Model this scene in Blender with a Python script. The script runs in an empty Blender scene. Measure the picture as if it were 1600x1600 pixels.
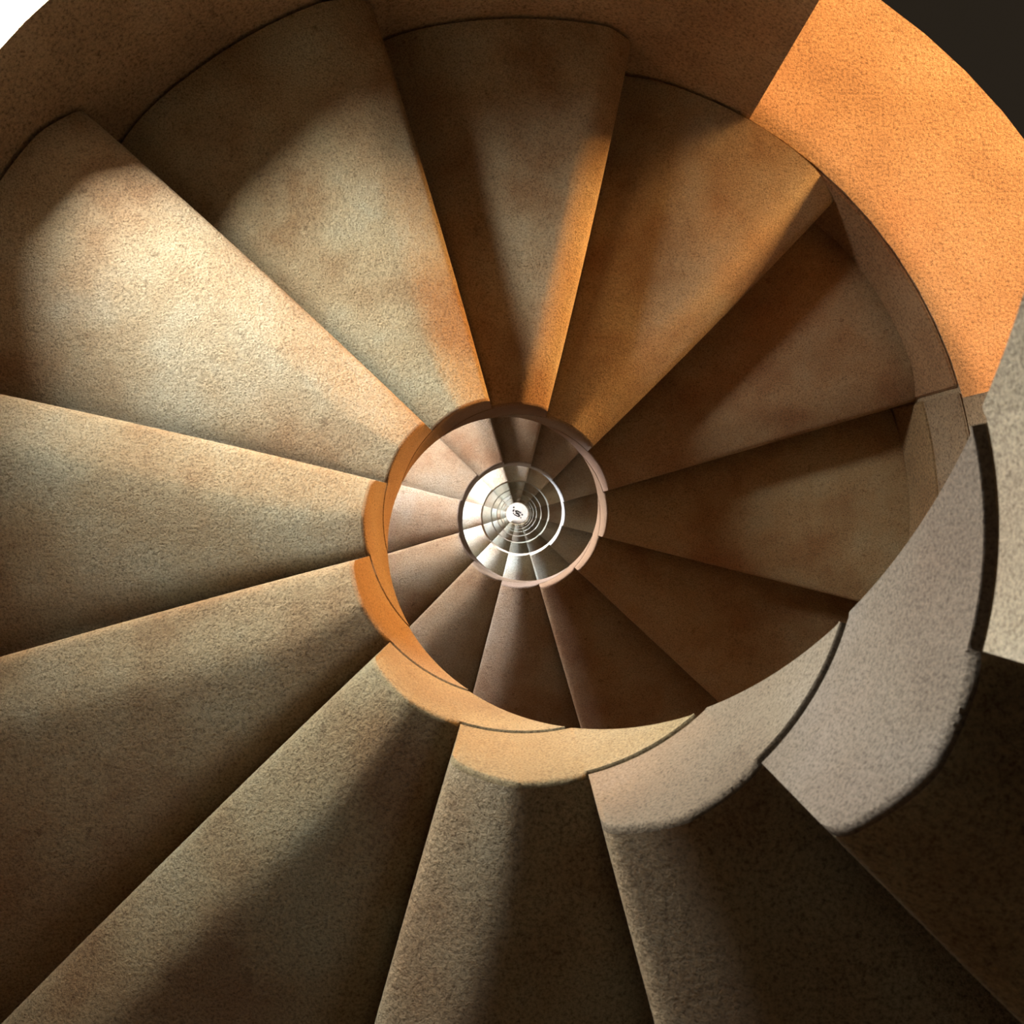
import bpy, bmesh, math, random
from mathutils import Vector, Matrix, noise

random.seed(7)
SC = bpy.context.scene
COL = SC.collection
PI = math.pi
rad = math.radians

# ------------------------------------------------------------------ dimensions
RISE = 0.18                     # step height
R_IN = 0.25                     # radius of the open well
R_OUT = 1.115                   # outer end of the treads
R_WALL = 1.125                  # inner face of the round wall
WALL_T = 0.42
N_STEPS = 112
EYE = 0.458 + RISE * N_STEPS    # eye height above the bottom floor
TURN = 29.95                    # degrees of one step


def level(k):
    """height of tread k (0 = the topmost step seen whole, counting downwards)"""
    return EYE - (0.458 + RISE * k)


_nose = {0: 45.5, 1: 75.8, 2: 107.0, 3: 137.0, 4: 166.0, 5: 194.4, 6: 224.3, 7: 255.2, 8: 284.6,
         9: 316.3, 10: 343.8, 11: 374.2, 12: 403.1, 13: 433.8, 14: 464.5, 15: 494.4, 16: 523.6}


def nose(k):
    """bearing of the nosing, degrees clockwise from +X seen from above"""
    return _nose.get(k, 45.2 + TURN * k)


# ------------------------------------------------------------------ camera
cam_d = bpy.data.cameras.new('camera')
cam = bpy.data.objects.new('camera', cam_d)
COL.objects.link(cam)
cam.location = (-0.0068, 0.0077, EYE)
cam.rotation_euler = (0, 0, 0)
cam_d.sensor_width = 36.0
cam_d.lens = 36.0 * 1324.0 / 1600.0
cam_d.shift_x = -8.0 / 1600.0
cam_d.shift_y = 2.0 / 1600.0
cam_d.dof.use_dof = True
cam_d.dof.focus_distance = 1.6
cam_d.dof.aperture_fstop = 16
cam_d.clip_start = 0.01
cam_d.clip_end = 100
SC.camera = cam

# ------------------------------------------------------------------ world
world = bpy.data.worlds.new('sky')
SC.world = world
world.use_nodes = True
bg = world.node_tree.nodes['Background']
bg.inputs['Color'].default_value = (1.0, 0.75, 0.5, 1)
bg.inputs['Strength'].default_value = 0.02

# ------------------------------------------------------------------ view
vs = SC.view_settings
vs.view_transform = 'Standard'
vs.look = 'None'
vs.gamma = 1.0
vs.use_curve_mapping = False
vs.exposure = 0.0
SC.cycles.use_denoising = True
SC.cycles.max_bounces = 8
SC.cycles.diffuse_bounces = 4


# ------------------------------------------------------------------ lights: daylight at the window openings, plus an added floor fill
def polar(r, az, z):
    a = rad(-az)
    return Vector((r * math.cos(a), r * math.sin(a), z))


def area_light(name, az, r, z, aim, w, h, power, colour, spread=180):
    d = bpy.data.lights.new(name, 'AREA')
    d.shape = 'RECTANGLE'
    d.size = w
    d.size_y = h
    d.energy = power
    d.color = colour
    d.spread = rad(spread)
    o = bpy.data.objects.new(name, d)
    COL.objects.link(o)
    o.location = polar(r, az, z)
    o.rotation_euler = (Vector(aim) - o.location).to_track_quat('-Z', 'Y').to_euler()
    return o


COOL = (0.98, 0.99, 0.88)
WARM = (1.0, 0.46, 0.13)
# (bearing, radius, height level, aim, width, height, power, colour)
area_light('daylight_window', 223, 1.54, level(3.1), (0, 0, level(4.2)), 0.5, 0.42, 160, COOL)
area_light('sunset_window', 321, 3.0, level(8.35), (0, 0, level(8.5)), 0.9, 0.24, 480, WARM)
for t, (pc, pw, col) in enumerate([(215, 0, (1.0, 0.87, 0.86)), (780, 24, (0.70, 0.80, 1.0))] + [(340, 12, (0.66, 0.80, 1.0))] * 6, 1):
    area_light('daylight_window', 223, 1.48, level(3.1 + 12 * t), (0, 0, level(4.6 + 12 * t)), 0.55, 0.42, pc, col)
    if pw:
        area_light('sunset_window', 318, 3.0, level(7.7 + 12 * t), (0, 0, level(8.2 + 12 * t)), 1.5, 0.5, pw, WARM)
sun_d = bpy.data.lights.new('sun', 'SUN')
sun_d.energy = 6.6
sun_d.color = (1.0, 0.46, 0.19)
sun_d.angle = rad(3)
sun = bpy.data.objects.new('sun', sun_d)
COL.objects.link(sun)
sun.location = polar(4, 321, EYE + 4)
sun.rotation_euler = (-polar(math.cos(rad(66)), 321, math.sin(rad(66)))).to_track_quat('-Z', 'Y').to_euler()
area_light('floor_fill_lamp', 150, 0.95, 1.1, (0, 0, 0.0), 0.8, 0.8, 60, (1.0, 0.97, 0.94))  # added fill brightening the bottom floor; the wall has no doorway here


# ------------------------------------------------------------------ materials
def stone(name, c1, c2, c3, grain=170.0, bump=0.6, pit=0.5, rough=0.9, mottle=5.0):
    m = bpy.data.materials.new(name)
    m.use_nodes = True
    nt = m.node_tree
    N, L = nt.nodes, nt.links
    bsdf = N['Principled BSDF']
    bsdf.inputs['Roughness'].default_value = rough
    bsdf.inputs['Specular IOR Level'].default_value = 0.25
    geo = N.new('ShaderNodeNewGeometry')
    pos = geo.outputs['Position']

    def nz(scale, detail, ro=0.55):
        n = N.new('ShaderNodeTexNoise')
        n.inputs['Scale'].default_value = scale
        n.inputs['Detail'].default_value = detail
        n.inputs['Roughness'].default_value = ro
        L.new(pos, n.inputs['Vector'])
        return n.outputs['Fac']

    def ramp(src, stops):
        r = N.new('ShaderNodeValToRGB')
        el = r.color_ramp.elements
        while len(el) < len(stops):
            el.new(0.5)
        for e, (p, c) in zip(el, stops):
            e.position = p
            e.color = (*c, 1)
        L.new(src, r.inputs['Fac'])
        return r.outputs['Color']

    def mix(kind, fac, a, b):
        x = N.new('ShaderNodeMix')
        x.data_type = 'RGBA'
        x.blend_type = kind
        if isinstance(fac, float):
            x.inputs['Factor'].default_value = fac
        else:
            L.new(fac, x.inputs['Factor'])
        for s, v in (('A', a), ('B', b)):
            sock = [i for i in x.inputs if i.name == s and i.type == 'RGBA'][0]
            if isinstance(v, tuple):
                sock.default_value = (*v, 1)
            else:
                L.new(v, sock)
        return [o for o in x.outputs if o.type == 'RGBA'][0]

    base = ramp(nz(mottle, 5), [(0.33, c1), (0.5, c2), (0.68, c3)])
    # iron-red weathering blotches and small dark pits
    red = ramp(nz(2.6, 3), [(0.54, (0, 0, 0)), (0.72, (0.4, 0.4, 0.4))])
    rgb2 = N.new('ShaderNodeRGBToBW')
    L.new(red, rgb2.inputs['Color'])
    base = mix('MULTIPLY', rgb2.outputs['Val'], base, (1.0, 0.72, 0.58))
    g = ramp(nz(grain, 4, 0.75), [(0.32, (0.40, 0.36, 0.33)), (0.5, (1, 1, 1)), (0.70, (1.40, 1.37, 1.32))])
    base = mix('MULTIPLY', 1.0, base, g)
    pits = ramp(nz(38, 2, 0.5), [(0.26, (0.45, 0.38, 0.33)), (0.31, (1, 1, 1))])
    base = mix('MULTIPLY', pit, base, pits)
    at = N.new('ShaderNodeAttribute')
    at.attribute_type = 'OBJECT'
    at.attribute_name = 'tint'
    base = mix('MULTIPLY', 1.0, base, at.outputs['Color'])
    L.new(base, bsdf.inputs['Base Color'])

    add = N.new('ShaderNodeMath')
    add.operation = 'ADD'
    mul = N.new('ShaderNodeMath')
    mul.operation = 'MULTIPLY'
    mul.inputs[1].default_value = 1.0
    L.new(nz(grain * 0.38, 3, 0.6), mul.inputs[0])
    L.new(nz(grain, 4, 0.8), add.inputs[0])
    L.new(mul.outputs[0], add.inputs[1])
    b = N.new('ShaderNodeBump')
    b.inputs['Strength'].default_value = bump
    b.inputs['Distance'].default_value = 0.0075
    L.new(add.outputs[0], b.inputs['Height'])
    L.new(b.outputs['Normal'], bsdf.inputs['Normal'])
    return m


M_TREAD = stone('worn_sandstone', (0.19, 0.125, 0.07), (0.24, 0.192, 0.125), (0.26, 0.24, 0.18), 270, 0.9)
M_EDGE = stone('dressed_sandstone', (0.145, 0.115, 0.085), (0.17, 0.144, 0.109), (0.19, 0.168, 0.138), 380, 0.45, 0.3)
M_WALL = stone('wall_sandstone', (0.21, 0.155, 0.105), (0.25, 0.19, 0.13), (0.28, 0.225, 0.165), 150, 0.8)
M_FLOOR = stone('pale_floor_stone', (0.75, 0.73, 0.70), (0.80, 0.78, 0.75), (0.85, 0.83, 0.80), 60, 0.2, 0.1)
M_INLAY = stone('dark_inlay_stone', (0.012, 0.010, 0.012), (0.02, 0.018, 0.018), (0.03, 0.025, 0.025), 60, 0.2, 0.0)


# ------------------------------------------------------------------ helpers
def link(name, bm, mat, parent=None, loc=None, tint=(1, 1, 1), smooth=True):
    bmesh.ops.recalc_face_normals(bm, faces=bm.faces[:])
    me = bpy.data.meshes.new(name)
    bm.to_mesh(me)
    bm.free()
    me.materials.append(mat)
    if smooth:
        me.shade_smooth()
        me.set_sharp_from_angle(angle=rad(48))
    o = bpy.data.objects.new(name, me)
    COL.objects.link(o)
    if parent:
        o.parent = parent
    if loc is not None:
        o.location = loc
    o['tint'] = [float(c) for c in tint]
    return o


def structure(o):
    o['kind'] = 'structure'
    return o


# ------------------------------------------------------------------ the round wall with its window openings
AZ_N, DZ = 72, RISE


def is_open(i, j):
    """cell i = 5 degree column (bearing), j = level row (row j lies between level j and j+1, going down)"""
    az = (i + 0.5) * 5
    jj = j % 12 if j >= 0 else j
    if 215 < az < 235 and (jj in (11, 0, 1, 2, 3, 4) or j == -1):
        return True
    if 300 < az < 345 and 4 <= jj <= 8 and j // 12 != 1:
        return True
    return False


def build_wall():
    bm = bmesh.new()
    j0, j1 = -8, N_STEPS
    cache = {}

    def v(i, j, out):
        key = (i % AZ_N, j, out)
        if key not in cache:
            cache[key] = bm.verts.new(polar(R_WALL + (WALL_T if out else 0), (i % AZ_N) * 5, level(j)))
        return cache[key]

    def solid(i, j):
        return j0 <= j < j1 and not is_open(i % AZ_N, j)

    for j in range(j0, j1):
        for i in range(AZ_N):
            if not solid(i, j):
                continue
            bm.faces.new([v(i, j, 0), v(i + 1, j, 0), v(i + 1, j + 1, 0), v(i, j + 1, 0)])
            bm.faces.new([v(i, j, 1), v(i, j + 1, 1), v(i + 1, j + 1, 1), v(i + 1, j, 1)])
            if not solid(i - 1, j):
                bm.faces.new([v(i, j, 0), v(i, j + 1, 0), v(i, j + 1, 1), v(i, j, 1)])
            if not solid(i + 1, j):
                bm.faces.new([v(i + 1, j, 0), v(i + 1, j, 1), v(i + 1, j + 1, 1), v(i + 1, j + 1, 0)])
            if not solid(i, j - 1):
                bm.faces.new([v(i, j, 0), v(i, j, 1), v(i + 1, j, 1), v(i + 1, j, 0)])
            if not solid(i, j + 1):
                bm.faces.new([v(i, j + 1, 0), v(i + 1, j + 1, 0), v(i + 1, j + 1, 1), v(i, j + 1, 1)])
    return structure(link('wall_round', bm, M_WALL, tint=(1, 0.97, 0.93)))


build_wall()

bm = bmesh.new()
bmesh.ops.create_cone(bm, cap_ends=True, segments=72, radius1=R_WALL + WALL_T, radius2=R_WALL + WALL_T, depth=0.2)
bmesh.ops.translate(bm, verts=bm.verts[:], vec=(0, 0, -0.101))
structure(link('floor', bm, M_FLOOR))


bm = bmesh.new()
bmesh.ops.create_cone(bm, cap_ends=True, segments=72, radius1=R_WALL + WALL_T, radius2=R_WALL + WALL_T, depth=0.2)
bmesh.ops.translate(bm, verts=bm.verts[:], vec=(0, 0, level(-8) + 0.101))
structure(link('sun_blocking_lid', bm, M_WALL))  # unseen lid, added to keep the sun from entering at the top


def arc_block(name, a0, a1, r0, r1, z0, z1, mat, tint, seg=24, bev=0.004):
    bm = bmesh.new()
    rows = []
    for s in range(seg + 1):
        a = a0 + (a1 - a0) * s / seg
        rows.append([bm.verts.new(polar(r, a, z)) for r, z in ((r0, z0), (r1, z0), (r1, z1), (r0, z1))])
    for p, q in zip(rows, rows[1:]):
        for c in range(4):
            bm.faces.new([p[c], p[(c + 1) % 4], q[(c + 1) % 4], q[c]])
    bm.faces.new(rows[0])
    bm.faces.new(rows[-1])
    bmesh.ops.recalc_face_normals(bm, faces=bm.faces[:])
    ed = [e for e in bm.edges if e.calc_face_angle(0) > 1.0]
    bmesh.ops.bevel(bm, geom=ed, offset=bev, segments=2, affect='EDGES')
    return structure(link(name, bm, mat, tint=tint))


# stones of the wall foot: one course a riser high above every tread of the shaded side
TR = [  # from, to bearing, level top, level bottom, tint
    (nose(9) - 30, nose(10) - 0.35, 9, 10, (0.80, 0.62, 0.48)),
    (nose(10) + 0.35, nose(11) - 0.3, 9, 10, (0.80, 0.76, 0.72)),
    (nose(10) + 0.2, nose(11) - 0.3, 10, 11, (0.70, 0.60, 0.45)),
    (nose(11) + 0.3, nose(12) - 0.3, 10, 11, (0.75, 0.68, 0.56)),
    (nose(11) + 0.3, nose(12) - 0.3, 11, 12, (0.72, 0.62, 0.5)),
]
for n, (a0, a1, lt, lb, tint) in enumerate(TR, 1):
    arc_block('trim_%d' % n, a0, a1, R_OUT + 0.0005, R_WALL - 0.0005, level(lb) + (-0.055 if lb - 1 == lt and n in (1, 4) else 0.0015), level(lt) - 0.0015, M_WALL, tint)


# ------------------------------------------------------------------ steps
PILLOW = {1: 0.004, 2: 0.002, 3: 0.002, 4: 0.006, 7: 0.009, 8: 0.001, 9: 0.016}


def top_z(k, s, r, span, wear, seed):
    """tread surface offset at angular distance s (deg) behind the nosing and radius r"""
    x = rad(s) * r
    w = min({8: 0.062}.get(k, 0.092), 0.5 * rad(span) * r)
    z = 0.0
    if x < w:
        z -= wear * (1 - x / w) ** 1.3
    b = 0.011                                   # round of the nosing itself
    if x < b:
        z -= b - math.sqrt(max(0.0, b * b - (b - x) ** 2))
    u = min(1.0, s / span)
    z += PILLOW.get(k, 0.014) * math.sin(PI * min(u, 1.0)) * (r / R_OUT)
    if u > 0.82:                                # slight dip towards the riser behind
        z -= 0.012 * ((u - 0.82) / 0.18) ** 2 * min(1, r / 0.5)
    if s > 0.01:
        p = polar(r, nose(k) - s, 0)
        z += 0.0035 * noise.noise(Vector((p.x * 5, p.y * 5, seed))) * min(1.0, x / 0.02)
    return z


def s_samples(fine):
    if fine == 2:
        a = [0, .15, .4, .8, 1.3, 2, 2.8, 3.7, 4.8, 6, 7.5, 9, 11, 13, 15, 17.5, 20, 22.5, 25, 27, 28.5, 29.5, 30, 30.5, 34, 38, 42, 46, 50, 54, 58.4]
    elif fine == 1:
        a = [0, .3, .8, 1.6, 2.8, 4.5, 7, 10, 14, 19, 24, 28, 30, 32, 38, 44, 50, 58.4]
    else:
        a = [0, .6, 2, 5, 10, 15, 20, 25, 30, 36, 42, 50, 58.4]
    return a


GAP = 0.0035
CAP = 0.007


def section(k, r, span, wear, seed, fine):
    """top and underside of the step at radius r as lists of (s, z) at the same s"""
    z0 = level(k)
    gap = GAP * (1.35 if k <= 1 else 1.0)
    top, bot = [], []
    for s in s_samples(fine):
        zt = z0 + top_z(k, s, r, span, wear, seed)
        if s > span - 1:
            zt = min(z0, zt)
        zb = max(z0 - RISE + gap, z0 - RISE * (60 - s) / 30.0 + 0.003)
        top.append((s, zt))
        bot.append((s, min(zb, zt - 0.003)))
    return top, bot


def build_block(k, r0, r1, nr, wear, seed, fine):
    bm = bmesh.new()
    span = nose(k) - nose(k - 1)
    T, B = [], []
    for q in range(nr + 1):
        r = r0 + (r1 - r0) * (q / nr) ** 1.25
        skew = -1.4 * (r - R_IN) / (R_OUT - R_IN) if 0 <= k < 10 else 0.0
        top, bot = section(k, r, span, wear, seed, fine)
        T.append([bm.verts.new(polar(r, nose(k) + skew - s, z)) for s, z in top])
        B.append([bm.verts.new(polar(r, nose(k) + skew - s, z)) for s, z in bot])
    n = len(T[0])
    for q in range(nr):
        for c in range(n - 1):
            bm.faces.new([T[q][c], T[q][c + 1], T[q + 1][c + 1], T[q + 1][c]])
            bm.faces.new([B[q][c], B[q + 1][c], B[q + 1][c + 1], B[q][c + 1]])
        for c in (0, n - 1):
            bm.faces.new([T[q][c], T[q + 1][c], B[q + 1][c], B[q][c]])
    for q in (0, nr):
        for c in range(n - 1):
            bm.faces.new([T[q][c], B[q][c], B[q][c + 1], T[q][c + 1]])
    return bm


def build_cap(k, wear, seed, fine, rough):
    """dressed inner end of the step, the face that rims the open well"""
    bm = bmesh.new()
    span = nose(k) - nose(k - 1)
    n = {2: 170, 1: 60, 0: 24}[fine]
    rnd = random.Random(k + 50)
    zb = level(k) - RISE + GAP * (1.35 if k <= 1 else 1.0)
    rows = []
    for q in range(n + 1):
        s = 58.4 * q / n
        zt = level(k) + top_z(k, s, R_IN + CAP, span, wear, seed)
        if s > span - 1:
            zt = min(zt, level(k))
        sof = level(k) - RISE * (60 - s) / 30.0
        z1 = max(zb, sof + 0.003)
        z1 = min(z1, zt - 0.004)
        under = s > span - 0.6
        e1 = noise.noise(Vector((q * 0.9, k * 3.7, 0.5))) + 0.6 * rnd.uniform(-1, 1)
        e2 = abs(noise.noise(Vector((q * 0.7, k * 3.7, 9.5)))) + 0.5 * rnd.uniform(0, 1)
        j1 = 0 if under else rough * e1
        j2 = 0 if under else rough * e2
        c = min(0.0015 if under else 0.0035, 0.3 * (zt - z1))
        prof = [(R_IN + CAP, zt), (R_IN + 0.0052, zt - 0.0002), (R_IN + 0.0026 + j1, zt - 0.0007), (R_IN + 0.001, zt - c * 0.6 - j2), (R_IN, zt - c - j2),
                (R_IN, zt - (zt - z1) * 0.5), (R_IN, z1 + c * 0.6), (R_IN + 0.002, z1), (R_IN + CAP, z1)]
        rows.append([bm.verts.new(polar(r, nose(k) - s, z)) for r, z in prof])
    m = len(rows[0])
    for p, q in zip(rows, rows[1:]):
        for c in range(m):
            bm.faces.new([p[c], p[(c + 1) % m], q[(c + 1) % m], q[c]])
    bm.faces.new(rows[0])
    bm.faces.new(rows[-1])
    return bm


ORD = ['first', 'second', 'third', 'fourth', 'fifth', 'sixth', 'seventh', 'eighth', 'ninth', 'tenth']
HOUR = ['twelve', 'one', 'two', 'three', 'four', 'five', 'six', 'seven', 'eight', 'nine', 'ten', 'eleven']

LABELS = {
    -6: 'stone step overhead, sixth above the big grey end block',
    -5: 'stone step overhead, fifth above the big grey end block',
    -4: 'stone step overhead, fourth above the big grey end block',
    -3: 'stone step overhead, third above the big grey end block',
    -2: 'stone step overhead, second above the big grey end block',
    -1: 'stone step just above the big grey end block, cut by the right edge',
    0: 'nearest stone step with a big grey granular end block at lower right',
    1: 'bottom stone step with a grey end face just left of the big grey block',
    2: 'stone step with a broad yellow end face at the bottom of the well rim',
    3: 'brown stone step with a long light orange end face at lower left',
    4: 'stone step at left with white worn nosing and deep orange end face',
    5: 'beige stone step with a cream nosing, pointing straight left from the rim',
    6: 'large pale grey-green step at upper left with a bright yellow nosing',
    7: 'pale grey step at top with an orange edge beside the dark grey step',
    8: 'dark grey narrow-looking step at top with a thin orange nosing',
    9: 'rusty orange step at top right, just left of the dark shaded step',
    10: 'dark brown shaded step at right below the sunlit window sill',
    11: 'dark brown step pointing right, below the step at the window sill',
    12: 'dark brown step at lower right running under the grey end faces',
    13: 'dark brown step below the rim, second one from the step pointing right',
    14: 'dark purplish brown step straight below the small pale rim',
    15: 'mauve brown step seen below left through the well, ending at yellow rim',
    16: 'pink brown step with a light nosing, inside the orange rim at lower left',
    17: 'pink step with a broad white nosing, left inside the orange rim',
    18: 'rosy step with a pale pink upper edge, upper left inside the orange rim',
    19: 'speckled beige step inside the rim at upper left',
    20: 'pale cream step inside the dark rim at the top',
    21: 'brown shaded step inside the dark rim at the top, right of the cream one',
    22: 'very dark step inside the rim at upper right',
}


def label_for(k):
    if k in LABELS:
        return LABELS[k]
    h = HOUR[int(round((nose(k) - 15 + 90) / 30.0)) % 12]
    ring = ORD[min(9, (k + 2) // 12)]
    if k < 62:
        return 'small stone step at %s o\'clock in the %s ring down the well' % (h, ring)
    return 'tiny pale stone step in the %s ring down, deep in the well' % ring


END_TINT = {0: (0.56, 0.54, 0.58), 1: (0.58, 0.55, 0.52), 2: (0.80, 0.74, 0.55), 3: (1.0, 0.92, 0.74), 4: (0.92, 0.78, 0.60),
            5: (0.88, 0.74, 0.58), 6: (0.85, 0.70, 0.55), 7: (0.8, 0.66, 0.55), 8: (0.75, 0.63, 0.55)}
rng = random.Random(3)
for k in range(-6, N_STEPS):
    near = k <= 24
    fine = 2 if k <= 12 else (1 if k <= 30 else 0)
    nr = 16 if k <= 12 else (10 if k <= 30 else 5)
    wear = rng.uniform(0.032, 0.042)
    seed = k * 7.31
    t = rng.uniform(0.92, 1.06)
    tint = (t * rng.uniform(0.98, 1.03), t, t * rng.uniform(0.95, 1.04))
    if 10 <= k <= 13:                           # reddish blotched stone, with the right side's shade painted into the tint
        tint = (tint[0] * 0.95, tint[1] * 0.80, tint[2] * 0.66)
    mid = polar(0.65, nose(k) - 22, level(k) - RISE + GAP)
    if near:
        root = bpy.data.objects.new('stone_step', None)
        COL.objects.link(root)
        root.empty_display_size = 0.1
        root.location = mid
        b = build_block(k, R_IN + CAP, R_OUT, nr, wear, seed, fine)
        bmesh.ops.translate(b, verts=b.verts[:], vec=-mid)
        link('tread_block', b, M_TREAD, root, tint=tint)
        c = build_cap(k, wear, seed, fine, 0.0009 if k <= 2 else 0.0006)
        bmesh.ops.translate(c, verts=c.verts[:], vec=-mid)
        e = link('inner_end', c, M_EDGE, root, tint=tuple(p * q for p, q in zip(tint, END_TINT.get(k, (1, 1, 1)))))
        e['label'] = 'smoother dressed end face of the step at the open well'
    else:
        b = build_block(k, R_IN, R_OUT, nr, wear, seed, fine)
        bmesh.ops.translate(b, verts=b.verts[:], vec=-mid)
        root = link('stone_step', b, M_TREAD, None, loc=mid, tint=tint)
    root['label'] = label_for(k)
    root['category'] = 'step'
    root['group'] = 'steps of the spiral staircase'

# ------------------------------------------------------------------ dark mark inlaid in the bright floor at the very bottom
em = bpy.data.objects.new('floor_mosaic', None)
COL.objects.link(em)
em.location = (0, 0, 0.0)
em.rotation_euler = (0, 0, rad(-28))
em['label'] = 'dark broken mosaic mark in the white floor at the bottom of the well'
em['category'] = 'mosaic'
for (x, y, w, h) in [(0.0, 0.0, .10, .05), (-.055, .035, .05, .05), (.06, -.03, .05, .06), (.015, .055, .12, .03),
                     (-.01, -.055, .12, .03), (-.12, .02, .045, .06), (-.15, .09, .04, .04), (.115, .03, .04, .04),
                     (.12, -.05, .03, .03), (-.09, -.04, .03, .035)]:
    bm = bmesh.new()
    bmesh.ops.create_cube(bm, size=1.0, matrix=Matrix.Translation((x, y, 0.003)) @ Matrix.Diagonal((w, h, 0.006, 1)))
    link('mosaic_piece', bm, M_INLAY, em, smooth=False)
